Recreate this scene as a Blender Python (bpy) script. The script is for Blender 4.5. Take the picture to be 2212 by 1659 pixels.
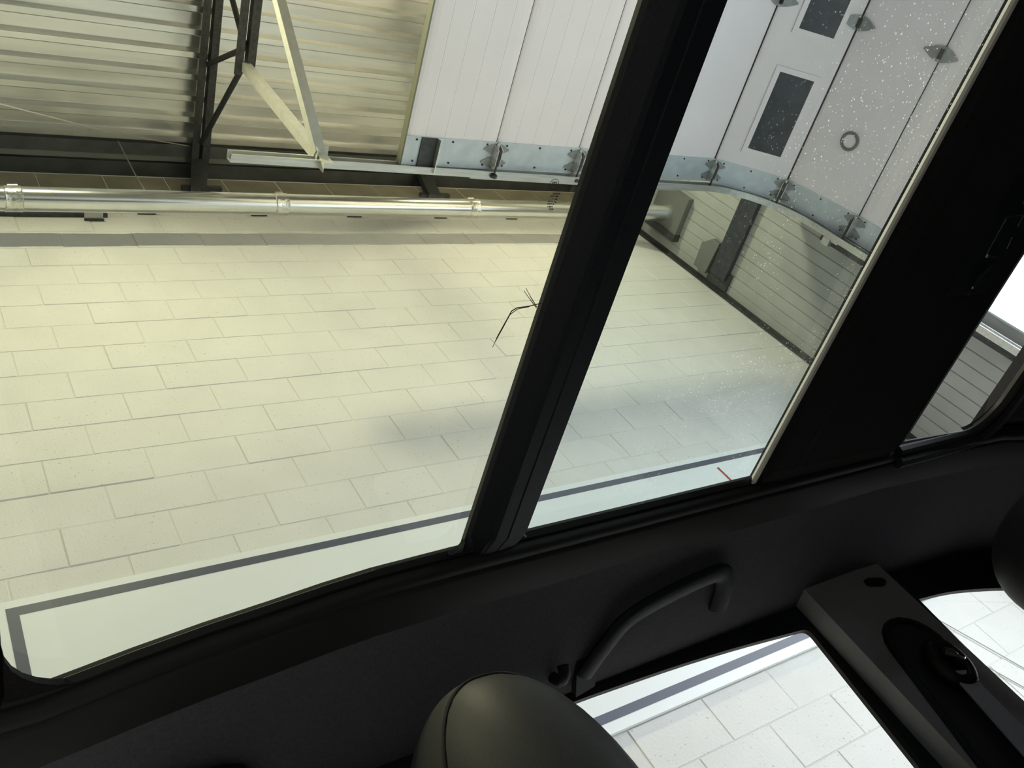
import bpy, bmesh, math, random
from mathutils import Vector, Matrix
random.seed(7)
C = bpy.context.scene.collection
for o in list(bpy.data.objects): bpy.data.objects.remove(o)

# ------------------------------------------------------------------ camera, world, lamps, exposure
# every coordinate below is written relative to the camera (x along the car, y towards the block wall, z up);
# FZ lifts it so that the garage floor lies at z = 0
FZ = 1.2
R = ((0.8152270827007531, -0.2658583018894572, -0.5145135245527312),
     (-0.09707183729045993, 0.8131121580082875, -0.5739561628767131),
     (0.570948213094913, 0.5178493813992249, 0.6370636986582786))
cam = bpy.data.cameras.new('camera'); cam_o = bpy.data.objects.new('camera', cam); C.objects.link(cam_o)
cam.sensor_width = 36.0; cam.lens = 36.0*1884.74/2212; cam.clip_start = 0.01
rt = Vector(R[0]); up = -Vector(R[1]); bk = -Vector(R[2])
M = Matrix((rt, up, bk)).transposed().to_4x4(); M.translation = (0, 0, FZ); cam_o.matrix_world = M
bpy.context.scene.camera = cam_o

w = bpy.data.worlds.new('overcast'); bpy.context.scene.world = w; w.use_nodes = True
bg = w.node_tree.nodes['Background']; bg.inputs[0].default_value = (0.86, 0.93, 1.0, 1); bg.inputs[1].default_value = 6.5

def area(name, loc, target, sx, sy, watts, col):
    l = bpy.data.lights.new(name, 'AREA'); l.shape = 'RECTANGLE'; l.size = sx; l.size_y = sy; l.energy = watts; l.color = col
    o = bpy.data.objects.new(name, l); C.objects.link(o); o.location = (loc[0], loc[1], loc[2]+FZ)
    d = Vector((target[0], target[1], target[2])) - Vector(loc)
    o.rotation_euler = d.to_track_quat('-Z', 'X').to_euler(); return o
WARM = (1.0, 0.93, 0.72); COOL = (0.90, 0.96, 1.0)
for lx, wt in ((0.9, 86), (4.2, 72), (-2.4, 76)):
    area('high_bay_lamp', (lx, 0.7, 5.57), (lx, 0.7, 0), 0.28, 0.28, wt, (1.0, 0.93, 0.66))
area('high_bay_lamp', (0.5, -4.5, 5.57), (0.5, -4.5, 0), 0.4, 0.4, 30, (1.0, 0.97, 0.92))
area('high_bay_lamp', (-4.5, -4.5, 5.57), (-4.5, -4.5, 0), 0.4, 0.4, 40, (1.0, 0.97, 0.92))
po = area('door_daylight', (5.62, -1.0, 0.65), (0, -1.0, 0.2), 3.9, 5.0, 1, COOL); po.data.cycles.is_portal = True
S = bpy.context.scene
S.view_settings.view_transform = 'Standard'; S.view_settings.look = 'None'
S.view_settings.exposure = 0.0; S.view_settings.gamma = 1.0; S.view_settings.use_curve_mapping = False

# ------------------------------------------------------------------ materials
def mat(name, col, rough=0.6, metal=0.0, noise=0.0, nscale=6.0, bump=0.0, bscale=60.0, pits=0.0, spec=0.5, streak=None, aniso=0):
    m = bpy.data.materials.new(name); m.use_nodes = True; nt = m.node_tree; b = nt.nodes['Principled BSDF']
    b.inputs['Roughness'].default_value = rough; b.inputs['Metallic'].default_value = metal
    b.inputs['Specular IOR Level'].default_value = spec
    geo = nt.nodes.new('ShaderNodeNewGeometry'); pos = geo.outputs['Position']
    if streak:
        mp = nt.nodes.new('ShaderNodeMapping'); mp.inputs['Scale'].default_value = streak
        nt.links.new(pos, mp.inputs['Vector']); pos = mp.outputs['Vector']
    b.inputs['Base Color'].default_value = (*col, 1)
    if noise or pits:
        n = nt.nodes.new('ShaderNodeTexNoise'); n.inputs['Scale'].default_value = nscale; n.inputs['Detail'].default_value = 6
        nt.links.new(pos, n.inputs['Vector'])
        r = nt.nodes.new('ShaderNodeValToRGB')
        lo = [c*(1-noise) for c in col]; hi = [min(1, c*(1+noise)) for c in col]
        r.color_ramp.elements[0].position = 0.3; r.color_ramp.elements[1].position = 0.7
        r.color_ramp.elements[0].color = (*lo, 1); r.color_ramp.elements[1].color = (*hi, 1)
        nt.links.new(n.outputs['Fac'], r.inputs['Fac']); out = r.outputs['Color']
        if pits:
            v = nt.nodes.new('ShaderNodeTexNoise'); v.inputs['Scale'].default_value = 95; v.inputs['Detail'].default_value = 2
            nt.links.new(geo.outputs['Position'], v.inputs['Vector'])
            rr = nt.nodes.new('ShaderNodeValToRGB'); rr.color_ramp.elements[0].position = 0.685; rr.color_ramp.elements[1].position = 0.725
            rr.color_ramp.elements[0].color = (0, 0, 0, 1); rr.color_ramp.elements[1].color = (1, 1, 1, 1)
            nt.links.new(v.outputs['Fac'], rr.inputs['Fac'])
            mu = nt.nodes.new('ShaderNodeMath'); mu.operation = 'MULTIPLY'; mu.inputs[1].default_value = pits
            nt.links.new(rr.outputs['Color'], mu.inputs[0])
            mx = nt.nodes.new('ShaderNodeMixRGB'); mx.inputs['Color2'].default_value = (col[0]*.25, col[1]*.25, col[2]*.23, 1)
            nt.links.new(mu.outputs[0], mx.inputs['Fac']); nt.links.new(out, mx.inputs['Color1']); out = mx.outputs['Color']
        nt.links.new(out, b.inputs['Base Color'])
    if bump:
        n2 = nt.nodes.new('ShaderNodeTexNoise'); n2.inputs['Scale'].default_value = bscale; n2.inputs['Detail'].default_value = 4
        nt.links.new(pos, n2.inputs['Vector'])
        bp = nt.nodes.new('ShaderNodeBump'); bp.inputs['Strength'].default_value = bump; bp.inputs['Distance'].default_value = 0.004
        nt.links.new(n2.outputs['Fac'], bp.inputs['Height']); nt.links.new(bp.outputs['Normal'], b.inputs['Normal'])
    return m

def glass(name, tint, refl=0.05, dust=0.0):
    m = bpy.data.materials.new(name); m.use_nodes = True; nt = m.node_tree; nt.nodes.clear()
    out = nt.nodes.new('ShaderNodeOutputMaterial'); tr = nt.nodes.new('ShaderNodeBsdfTransparent'); tr.inputs[0].default_value = (*tint, 1)
    gl = nt.nodes.new('ShaderNodeBsdfGlossy'); gl.inputs['Roughness'].default_value = 0.02
    mx = nt.nodes.new('ShaderNodeMixShader'); mx.inputs[0].default_value = refl
    nt.links.new(tr.outputs[0], mx.inputs[1]); nt.links.new(gl.outputs[0], mx.inputs[2]); last = mx
    if dust:
        geo = nt.nodes.new('ShaderNodeNewGeometry')
        def ramp(src, a, b):
            r = nt.nodes.new('ShaderNodeMapRange'); r.inputs['From Min'].default_value = a; r.inputs['From Max'].default_value = b
            r.clamp = True; nt.links.new(src, r.inputs['Value']); return r.outputs[0]
        def math_(op, a, b):
            q = nt.nodes.new('ShaderNodeMath'); q.operation = op
            for i, s in enumerate((a, b)):
                if isinstance(s, (int, float)): q.inputs[i].default_value = s
                else: nt.links.new(s, q.inputs[i])
            return q.outputs[0]
        v = nt.nodes.new('ShaderNodeTexVoronoi'); v.inputs['Scale'].default_value = 430; nt.links.new(geo.outputs['Position'], v.inputs['Vector'])
        n = nt.nodes.new('ShaderNodeTexNoise'); n.inputs['Scale'].default_value = 9; n.inputs['Detail'].default_value = 5; nt.links.new(geo.outputs['Position'], n.inputs['Vector'])
        sep = nt.nodes.new('ShaderNodeSeparateColor'); nt.links.new(v.outputs['Color'], sep.inputs[0])
        size = ramp(sep.outputs[0], 0.45, 1.0)
        rad = math_('MULTIPLY', size, 0.36)
        dot = ramp(math_('SUBTRACT', rad, v.outputs['Distance']), 0.0, 0.06)
        sx = nt.nodes.new('ShaderNodeSeparateXYZ'); nt.links.new(geo.outputs['Position'], sx.inputs[0])
        side = ramp(sx.outputs[0], 0.50, 0.62)                       # splashes gather towards the front edge of the pane
        patch = ramp(n.outputs['Fac'], 0.36, 0.62)
        amount = math_('MULTIPLY', math_('MULTIPLY', dot, patch), math_('MAXIMUM', side, 0.06))
        haze = math_('MULTIPLY', math_('MULTIPLY', ramp(n.outputs['Fac'], 0.3, 0.75), 0.045), side)
        fac = math_('MULTIPLY', math_('ADD', math_('MULTIPLY', amount, 0.75), haze), dust)
        d = nt.nodes.new('ShaderNodeBsdfTranslucent'); d.inputs[0].default_value = (0.9, 0.94, 0.96, 1)
        m2 = nt.nodes.new('ShaderNodeMixShader'); nt.links.new(fac, m2.inputs[0]); nt.links.new(last.outputs[0], m2.inputs[1]); nt.links.new(d.outputs[0], m2.inputs[2]); last = m2
    nt.links.new(last.outputs[0], out.inputs[0]); return m

m_wall = mat('painted_block', (0.80, 0.79, 0.755), 0.75, noise=0.035, nscale=3.5, bump=0.35, bscale=90, pits=0.55)
m_mortar = mat('painted_mortar', (0.74, 0.73, 0.69), 0.85, bump=0.4)
m_clad = mat('grey_cladding', (0.42, 0.43, 0.41), 0.55, noise=0.08, nscale=4, bump=0.1)
m_steel_black = mat('black_steel', (0.045, 0.048, 0.048), 0.55, noise=0.4, nscale=40, bump=0.3)
m_galv = mat('galvanised', (0.62, 0.63, 0.61), 0.38, 0.75, noise=0.14, nscale=9, streak=(0.6, 6, 6))
m_galv_plate = mat('galvanised_plate', (0.60, 0.65, 0.70), 0.5, 0.35, noise=0.08, nscale=14)
m_duct = mat('duct_metal', (0.72, 0.73, 0.71), 0.20, 0.9, noise=0.05, nscale=7, bump=0.04, bscale=9)
m_deck = mat('roof_deck', (0.84, 0.84, 0.80), 0.24, 0.8, noise=0.14, nscale=2.6, streak=(0.4, 5, 5))
m_door = mat('door_white', (0.93, 0.86, 0.89), 0.45, noise=0.02, nscale=5)
m_dark_hole = mat('dark_slot', (0.02, 0.02, 0.02), 0.7)
m_zinc = mat('bright_zinc', (0.70, 0.70, 0.68), 0.3, 0.8, noise=0.2, nscale=50)
m_angle = mat('hanger_angle', (0.66, 0.66, 0.60), 0.45, 0.3, noise=0.08, nscale=20)
m_cap = mat('end_cap_olive', (.20, .20, .14), .5)
m_sign = mat('sign_white', (0.90, 0.93, 0.93), 0.35, noise=0.01)
m_stripe = mat('sign_stripe', (0.105, 0.115, 0.15), 0.4)
m_red = mat('sign_red', (0.42, 0.045, 0.05), 0.5)
m_floor = mat('concrete_floor', (0.68, 0.67, 0.65), 0.5, noise=0.12, nscale=1.5)
m_plain = mat('plain_grey_wall', (0.3, 0.3, 0.29), 0.8, noise=0.03)
m_pane = mat('door_window_glass', (0.03, 0.035, 0.045), 0.12, noise=0.3, nscale=8)
m_dark_plate = mat('ledger_steel', (.10, .105, .10), .6, noise=.2, nscale=8)
m_brown_block = mat('bare_block', (.30, .275, .20), .9, noise=.15, nscale=6, bump=.4)
m_lintel = mat('lintel_steel', (0.030, 0.036, 0.045), 0.5, noise=0.3, nscale=30)
m_hinge = mat('hinge_steel', (0.30, 0.31, 0.31), 0.45, 0.4, noise=0.15, nscale=40)
m_plate = mat('clip_plate', (.55, .55, .5), .6)
m_clip = mat('clip_grey', (0.17, 0.175, 0.165), 0.6, noise=0.05)
m_cord = mat('pale_cord', (.42, .42, .42), .6)
m_cable = mat('grey_cable', (0.35, 0.34, 0.30), 0.6)
m_brown = mat('needle_brown', (0.10, 0.045, 0.03), 0.7)
m_asphalt = mat('yard_concrete', (0.55, 0.55, 0.54), 0.8, noise=0.1, nscale=0.8)
m_liner = mat('headliner_black', (0.018, 0.0175, 0.020), 0.95, noise=0.12, nscale=300, bump=0.5, bscale=900, spec=0.2)
m_fabric = mat('grey_headliner', (0.108, 0.106, 0.130), 0.95, noise=0.12, nscale=300, bump=0.5, bscale=900, spec=0.2)
m_surr = mat('surround_grey', (0.020, 0.021, 0.022), 0.6, spec=0.3)
m_trim = mat('black_plastic', (0.009, 0.0118, 0.018), 0.55, bump=0.2, bscale=700, spec=0.35)
m_rubber = mat('black_rubber', (0.010, 0.010, 0.010), 0.45, spec=0.4)
m_pillar = mat('pillar_trim', (0.30, 0.30, 0.315), 0.7, bump=0.3, bscale=800, spec=0.3)
m_edge = mat('pale_edge_trim', (0.90, 0.86, 0.82), 0.5)
m_leather = mat('black_leather', (0.042, 0.044, 0.045), 0.55, noise=0.12, nscale=500, bump=0.08, bscale=1200, spec=0.35)
m_belt = mat('belt_webbing', (0.40, 0.40, 0.46), 0.8, bump=0.4, bscale=900, spec=0.2)
m_chrome = mat('satin_metal', (0.5, 0.5, 0.48), 0.25, 0.9)
m_paint = mat('car_paint', (0.02, 0.022, 0.025), 0.25)
m_print = mat('grey_print', (.12, .12, .11), .7)
m_glass_roof = glass('roof_glass_tinted', (0.81, 0.85, 0.76), 0.05, 0.25)
m_glass_roof2 = glass('roof_glass_dusty', (0.68, 0.77, 0.75), 0.05, 1.0)
m_glass_clear = glass('clear_glass', (0.93, 0.955, 0.96), 0.004, 0.0)

# ------------------------------------------------------------------ helpers
def V(p): return Vector((p[0], p[1], p[2]))
def box(bm, c, s, rot=None):
    vs = []
    for dx in (-.5, .5):
        for dy in (-.5, .5):
            for dz in (-.5, .5):
                v = Vector((dx*s[0], dy*s[1], dz*s[2]))
                if rot: v = rot @ v
                vs.append(bm.verts.new(V(c)+v))
    for f in ((0,1,3,2),(4,6,7,5),(0,4,5,1),(2,3,7,6),(0,2,6,4),(1,5,7,3)): bm.faces.new([vs[i] for i in f])
def box2(bm, a, b): box(bm, [(a[i]+b[i])/2 for i in range(3)], [abs(b[i]-a[i]) for i in range(3)])
def loft(bm, rings, closed=True, cap=True):
    L = [[bm.verts.new(V(p)) for p in r] for r in rings]; n = len(L[0])
    for a, b in zip(L, L[1:]):
        for i in range(n if closed else n-1):
            j = (i+1) % n; bm.faces.new((a[i], a[j], b[j], b[i]))
    if cap and closed: bm.faces.new(L[0][::-1]); bm.faces.new(L[-1])
def prism(bm, poly, off):
    loft(bm, [poly, [V(p)+V(off) for p in poly]])
def tube(bm, pts, r, n=10, close=False, flat=None):
    pts = [V(p) for p in pts]; rings = []; N = len(pts); prev = None
    for i, p in enumerate(pts):
        a = pts[(i-1) % N] if (i or close) else p; b = pts[(i+1) % N] if (i < N-1 or close) else p
        t = (b-a).normalized()
        if prev is None:
            ref = Vector((0, 0, 1)) if abs(t.z) < .9 else Vector((1, 0, 0)); u = t.cross(ref).normalized()
        else: u = (prev - t*prev.dot(t)).normalized()
        prev = u; v = t.cross(u)
        rr = r[i] if isinstance(r, (list, tuple)) else r
        rings.append([p + u*rr*math.cos(2*math.pi*k/n) + v*rr*(flat or 1)*math.sin(2*math.pi*k/n) for k in range(n)])
    if close: rings.append(rings[0])
    loft(bm, rings, True, not close)
    if close: bmesh.ops.remove_doubles(bm, verts=bm.verts, dist=1e-6)
def curve(pts, n=5):
    pts = [V(p) for p in pts]; out = []
    for i in range(len(pts)-1):
        p0, p1, p2, p3 = pts[max(i-1, 0)], pts[i], pts[i+1], pts[min(i+2, len(pts)-1)]
        for k in range(n):
            t = k/n; out.append(.5*((2*p1)+(p2-p0)*t+(2*p0-5*p1+4*p2-p3)*t*t+(3*p1-p0-3*p2+p3)*t**3))
    return out+[pts[-1]]
def bar(bm, a, b, wd, th, upv=(0, 0, 1)):
    a, b = V(a), V(b); t = (b-a).normalized(); u = t.cross(V(upv)).normalized(); v = u.cross(t)
    prism(bm, [a+u*wd/2+v*th/2, a-u*wd/2+v*th/2, a-u*wd/2-v*th/2, a+u*wd/2-v*th/2], b-a)
def sweep(bm, path, prof, closed=True):
    """prof(i) -> list of points of the section at path index i"""
    loft(bm, [prof(i) for i in range(len(path))], closed, closed)
def wloc(o):
    p = Vector((0, 0, 0))
    while o: p += o.location; o = o.parent
    return p
def mk(name, bm, m, parent=None, smooth=False, bevel=0, seg=2):
    if bevel:
        es = [e for e in bm.edges if len(e.link_faces) == 2 and e.calc_face_angle(0) > 0.6]
        bmesh.ops.bevel(bm, geom=es, offset=bevel, segments=seg, affect='EDGES', profile=0.6, clamp_overlap=True)
    bmesh.ops.recalc_face_normals(bm, faces=bm.faces)
    lo = Vector([min(v.co[i] for v in bm.verts) for i in range(3)]); hi = Vector([max(v.co[i] for v in bm.verts) for i in range(3)])
    c = (lo+hi)/2
    for v in bm.verts: v.co -= c
    me = bpy.data.meshes.new(name); bm.to_mesh(me); bm.free(); me.materials.append(m)
    if smooth:
        for p in me.polygons: p.use_smooth = True
        try: me.set_sharp_from_angle(angle=math.radians(40))
        except Exception: pass
    o = bpy.data.objects.new(name, me); C.objects.link(o)
    wpos = c + Vector((0, 0, FZ)); o.location = wpos - wloc(parent) if parent else wpos
    if parent: o.parent = parent
    return o
def link_copy(src, parent, rel=None):
    o = src.copy(); C.objects.link(o); o.parent = parent
    wpos = (V(rel)+Vector((0, 0, FZ))) if rel is not None else wloc(src)
    o.location = wpos - wloc(parent); return o
def tag(o, label=None, cat=None, group=None, kind=None):
    for k, v in (('label', label), ('category', cat), ('group', group), ('kind', kind)):
        if v: o[k] = v
    return o
def thing(name, loc, label, cat, group=None):
    o = bpy.data.objects.new(name, None); C.objects.link(o); o.location = (loc[0], loc[1], loc[2]+FZ); o.empty_display_size = .1
    return tag(o, label, cat, group)
B = bmesh.new

# ------------------------------------------------------------------ the garage
YW, XF = 2.62, 5.50            # face of the block wall, face of the front wall
XB, YR, ZD, Z0 = -8.0, -8.5, 6.22, -FZ
bm = B(); box2(bm, (XB-.3, YR-.3, Z0-.2), (XF+.25, YW+.3, Z0)); tag(mk('floor', bm, m_floor), 'grey concrete garage floor', None, None, 'structure')
bm = B(); box2(bm, (XF+.25, -20, Z0-.22), (30, 20, Z0-.02)); tag(mk('ground', bm, m_asphalt), 'pale concrete yard outside the open door', None, None, 'structure')
bm = B(); box2(bm, (XB, YR-.2, Z0), (XF, YR, ZD+.1)); tag(mk('wall_right', bm, m_plain), 'plain grey wall opposite the block wall', None, None, 'structure')
bm = B(); box2(bm, (XB-.2, YR, Z0), (XB, YW+.2, ZD+.1)); tag(mk('wall_back', bm, m_plain), 'plain grey wall behind the car', None, None, 'structure')

# block wall: mortar bed + blocks, each its own part
bm = B(); box2(bm, (XB, YW+.0022, Z0), (XF, YW+.20, 5.95)); wall_left = tag(mk('wall_left', bm, m_mortar), 'white painted concrete block wall beside the car', None, None, 'structure')
def block_mesh(bw, bh, jit, bm_=None):
    bm = B(); g = 0.0022; b = 0.0028
    x0, x1, z0, z1 = -bw/2+g, bw/2-g, -bh/2+g, bh/2-g
    back = [bm.verts.new((x, .012, z)) for x, z in ((x0, z0), (x1, z0), (x1, z1), (x0, z1))]
    mid = [bm.verts.new((x, b*.9, z)) for x, z in ((x0, z0), (x1, z0), (x1, z1), (x0, z1))]
    fr = [bm.verts.new((x, jit[i], z)) for i, (x, z) in enumerate(((x0+b, z0+b), (x1-b, z0+b), (x1-b, z1-b), (x0+b, z1-b)))]
    for A_, B_ in ((back, mid), (mid, fr)):
        for i in range(4): j = (i+1) % 4; bm.faces.new((A_[i], A_[j], B_[j], B_[i]))
    bm.faces.new(fr)
    bmesh.ops.recalc_face_normals(bm, faces=bm.faces)
    me = bpy.data.meshes.new('block'); bm.to_mesh(me); bm.free(); me.materials.append(bm_ or m_wall); return me
PW, PH = 0.3970, 0.2036
variants = [block_mesh(PW, PH, [random.uniform(-.0012, .0012) for _ in range(4)]) for _ in range(8)]
def add_block(xc, zc, me, nm='block'):
    o = bpy.data.objects.new(nm, me); C.objects.link(o); o.parent = wall_left
    o.location = Vector((xc, YW+random.uniform(-.0012, .0012), zc+FZ)) - wloc(wall_left)
zb = 2.4754
n_blocks = 0
for k in range(-1, 17):
    z0 = zb + PH*k
    even = (k % 2 == 0)
    x = 0.0393 + (0 if even else PW/2) - PW*2
    zz1 = min(z0+PH, 5.95)
    while x < XF-.02:
        x1 = min(x+PW, XF)
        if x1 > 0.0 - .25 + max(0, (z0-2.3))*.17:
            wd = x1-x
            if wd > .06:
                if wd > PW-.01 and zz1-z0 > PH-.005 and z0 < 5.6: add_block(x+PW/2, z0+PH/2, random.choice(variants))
                else: add_block(x+wd/2, (z0+zz1)/2, block_mesh(wd, zz1-z0, [0, 0, 0, 0], m_brown_block if z0 > 5.6 else None))  # top course in a darker brown tone
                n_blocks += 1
        x += PW
# courses seen below the sign through the side windows
for k in range(5):
    z1 = 1.111 - PH*k; x = 1.62 + (0.0 if k % 2 else PW/2) + .35-.09
    while x < XF-.02:
        wd = min(PW, XF-x)
        if wd > .06 and n_blocks < 298:
            if wd > PW-.01: add_block(x+PW/2, z1-PH/2, random.choice(variants))
            else: add_block(x+wd/2, z1-PH/2, block_mesh(wd, PH, [0, 0, 0, 0]))
            n_blocks += 1
        x += PW
print('blocks', n_blocks)

# front wall: jambs, header and grey upright planks; the door opening lies between y = -3.65 and y = 1.645
JY, JY2, DH = 1.645, -3.65, 3.35
bm = B(); box2(bm, (XF+.012, JY, Z0), (XF+.26, YW+.2, ZD)); box2(bm, (XF+.012, YR, Z0), (XF+.26, JY2, ZD)); box2(bm, (XF+.012, JY2, DH), (XF+.26, JY, ZD))
wall_front = tag(mk('wall_front', bm, m_clad), 'grey clad front wall around the open door', None, None, 'structure')
PY = 0.0893
def plank_bm(y1, z0, z1):
    bm = B(); y0 = y1-PY+.0025
    prism(bm, [(XF+.014, y0, z0), (XF+.004, y0, z0), (XF, y0+.003, z0), (XF, y1-.003, z0), (XF+.004, y1, z0), (XF+.014, y1, z0)], (0, 0, z1-z0)); return bm
pk = None
for i in range(11):
    y1 = 2.612 - PY*i
    if y1-PY < JY-.02: break
    if pk is None: pk = mk('plank', plank_bm(y1, Z0, ZD), m_clad, wall_front)
    else: link_copy(pk, wall_front, (XF+.007, y1-PY/2+.0025, (Z0+ZD)/2))
bm = B()
prism(bm, [(XF-.055, YW-.001, Z0), (XF-.055, YW-.008, Z0), (XF-.006, YW-.008, Z0), (XF-.006, YW-.03, Z0), (XF, YW-.03, Z0), (XF, YW-.001, Z0)], (0, 0, ZD-Z0))
tag(mk('trim_1', bm, m_steel_black), 'dark steel angle in the corner between block wall and front wall', None, None, 'structure')
bm = B(); box2(bm, (XF-.006, JY-.012, Z0), (XF+.265, JY, DH)); tag(mk('trim_2', bm, mat('jamb_pale', (.62, .70, .78), .5)), 'pale blue grey reveal of the door opening', None, None, 'structure')

# corrugated roof deck, one sheet after the other
ceil_root = tag(bpy.data.objects.new('ceiling', None), 'corrugated metal roof deck', None, None, 'structure'); C.objects.link(ceil_root); ceil_root.location = (2, 1, ZD+FZ)
def deck_bm(y0, n, x0, x1):
    bm = B(); P = .1515; pts = []
    for i in range(n):
        y = y0+P*i
        pts += [(y+.004, ZD), (y+.042, ZD), (y+.049, ZD+.008), (y+.063, ZD+.056), (y+P-.012, ZD+.056)]
    pts.append((y0+P*n+.004, ZD))
    loft(bm, [[(x0, y, z) for y, z in pts], [(x1, y, z) for y, z in pts]], False, False); return bm
for s in range(7):
    o = mk('deck_sheet', deck_bm(1.669+.1515*(1+6*(1-s))-.0015*s, 6, XB, XF+.2), m_deck, ceil_root)
bm = B(); box2(bm, (XB, YR, ZD+.060), (XF+.3, YW+.45, ZD+.07)); mk('roof_board', bm, m_plain, ceil_root)
bm = B(); box2(bm, (XB, YW+.19, 5.9), (XF+.2, YW+.215, ZD+.060)); tag(mk('trim_3', bm, m_steel_black), 'dark closure above the top of the block wall', None, None, 'structure')
bm = B(); box2(bm, (XB, YR, ZD), (XF, YR+4.6, ZD+.03)); mk('roof_board', bm, m_plain, ceil_root)

for q, (ya, yb) in enumerate(((2.487, 2.575), (2.632, 2.80))):  # two dark plates under the deck along the block wall
    bm = B(); box2(bm, (XB, ya, ZD-.012), (XF, yb, ZD-.002)); tag(mk('trim_%d' % (4+q), bm, m_dark_plate), ('dark steel ledger plate under the roof deck in front of the block wall', 'dark steel ledger plate above the top of the block wall')[q], None, None, 'structure')
# open web steel joists
def joist(xc, label):
    t = thing('roof_joist', (xc, .5, 5.4), label, 'joist', 'black steel roof joists')
    for s in (-1, 1):
        x0 = xc+s*.0635; x1 = xc+s*.0125
        bm = B(); prism(bm, [(x0, -2.5, 6.15), (x1, -2.5, 6.15), (x1, -2.5, 6.215), (x1+s*.006, -2.5, 6.215), (x1+s*.006, -2.5, 6.156), (x0, -2.5, 6.156)], (0, 2.72+2.5, 0)); mk('top_chord', bm, m_steel_black, t)
        e = 1.70 if s < 0 else 1.645; zz = 5.44
        bm = B(); prism(bm, [(x0, -2.5, zz), (x1, -2.5, zz), (x1, -2.5, zz+.06), (x1+s*.006, -2.5, zz+.06), (x1+s*.006, -2.5, zz+.006), (x0, -2.5, zz+.006)], (0, e+2.5, 0)); mk('bottom_chord', bm, m_steel_black, t)
    ys = [(2.44, 6.16, 1.66, 5.48), (1.54, 5.47, 1.88, 6.17), (1.54, 5.47, 1.12, 6.16), (.62, 5.47, 1.10, 6.16), (.62, 5.47, .14, 6.16), (-.34, 5.47, .14, 6.16), (-.34, 5.47, -.8, 6.16)]
    for i, (a, b, c, d) in enumerate(ys):
        bm = B(); tube(bm, [(xc, a, b), (xc, c, d)], .019, 8); mk('web_rod', bm, m_steel_black, t, True)
    bm = B(); loft(bm, [[(xc-q+a, 2.56, z), (xc-q+b, 2.56, z), (xc-q+b, 2.618, z), (xc-q+a, 2.618, z)] for q, z, a, b in ((0, 6.15, -.062, .062), (.125, 5.74, -.055, .055), (.14, 5.68, -.055, .055))]); box2(bm, (xc-.24, 2.585, 5.715), (xc+.03, 2.618, 5.755)); mk('bearing_seat', bm, m_steel_black, t)
    return t
joist(1.935, 'black open web roof joist crossing the corrugated deck, hanger angles fixed to its lower chord')
joist(3.80, 'second black roof joist, hidden above the white door sections, only its wall seat showing')

# galvanised duct along the wall
YP, ZP, RP = 2.40, 5.083, .069
duct = thing('duct_pipe', (2.5, YP, ZP), 'long shiny galvanised round duct running along the block wall', 'duct')
cuts = [-1.0, .605, 2.13, 3.62, 4.95]
for a, b in zip(cuts, cuts[1:]):
    bm = B(); tube(bm, [(a, YP, ZP), (b, YP, ZP)], RP, 40); mk('pipe_section', bm, m_duct, duct, True)
bm = B(); tube(bm, [(4.95, YP, ZP), (5.05, YP, ZP), (5.42, 2.30, 4.87), (5.495, 2.295, 4.86)], RP, 40); mk('pipe_section', bm, m_duct, duct, True)
for xx in cuts[1:]:
    bm = B()
    tube(bm, [(xx-.045, YP, ZP), (xx-.04, YP, ZP), (xx-.03, YP, ZP), (xx+.03, YP, ZP), (xx+.04, YP, ZP), (xx+.045, YP, ZP)], [RP, RP+.005, RP+.003, RP+.003, RP+.005, RP], 32)
    jb = mk('joint_band', bm, mat('crinkled_foil', (.74, .74, .70), .22, .85, noise=.2, nscale=40, bump=1.0, bscale=45) if xx == cuts[1] else bpy.data.materials['crinkled_foil'], duct, True)
    bm = B(); tube(bm, [(xx-.02, YP-.05, ZP+.055), (xx+.03, YP-.052, ZP+.055)], .012, 10); mk('clamp_screw', bm, m_zinc, jb, True)
bm = B(); box2(bm, (5.44, 2.10, 4.70), (5.498, 2.425, 5.06)); mk('wall_flange', bm, m_clip, duct, bevel=.004)
bm = B(); box2(bm, (5.43, 2.425, 4.69), (5.498, 2.485, 5.07)); mk('flange_gasket', bm, m_steel_black, duct)  # dark strip along one edge of the flange
bm = B(); box2(bm, (.3, 2.595, 5.305), (1.14, 2.618, 5.37)); o = mk('wall_channel', bm, m_steel_black)
tag(o, 'dark steel channel on the wall just below the duct at left', 'channel')
tag_l = ['square grey plate clip below the duct at left, at the end of the dark channel', 'thin grey clip under the duct right of the square plate clip',
         'thin grey clip under the duct at the second foil joint band', 'thin grey clip under the duct below the track end angle', 'thin grey clip under the duct at the third joint band', 'thin grey clip under the duct nearest the dark roof crossbeam']
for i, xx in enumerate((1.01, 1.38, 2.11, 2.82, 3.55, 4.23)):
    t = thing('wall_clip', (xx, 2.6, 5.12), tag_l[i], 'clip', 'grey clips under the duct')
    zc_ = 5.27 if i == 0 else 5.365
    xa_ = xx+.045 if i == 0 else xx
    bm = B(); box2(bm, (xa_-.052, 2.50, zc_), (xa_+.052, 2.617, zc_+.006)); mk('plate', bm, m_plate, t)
    bm = B(); box2(bm, (xa_-.054, 2.606, zc_-.012), (xa_+.056, 2.617, zc_-.001)); mk('lip', bm, m_steel_black, t)  # dark strip standing in for the plate's contact shadow on the wall
bm = B(); tube(bm, [(1.384, 2.478, 6.2), (1.345, 2.43, 5.5), (1.335, 2.40, 5.158)], .004, 6); tag(mk('hanger_wire', bm, m_cable), 'thin steel wire hanging from the deck to the duct', 'wire')
bm = B(); tube(bm, [(.30, 1.55, 4.72), (.539, 1.8, 4.894), (1.2, 2.15, 5.5), (1.839, 2.461, 6.14)], .004, 6); tag(mk('bracing_wire', bm, m_cable), 'thin slack wire slanting from the black joist across the deck', 'wire')

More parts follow.
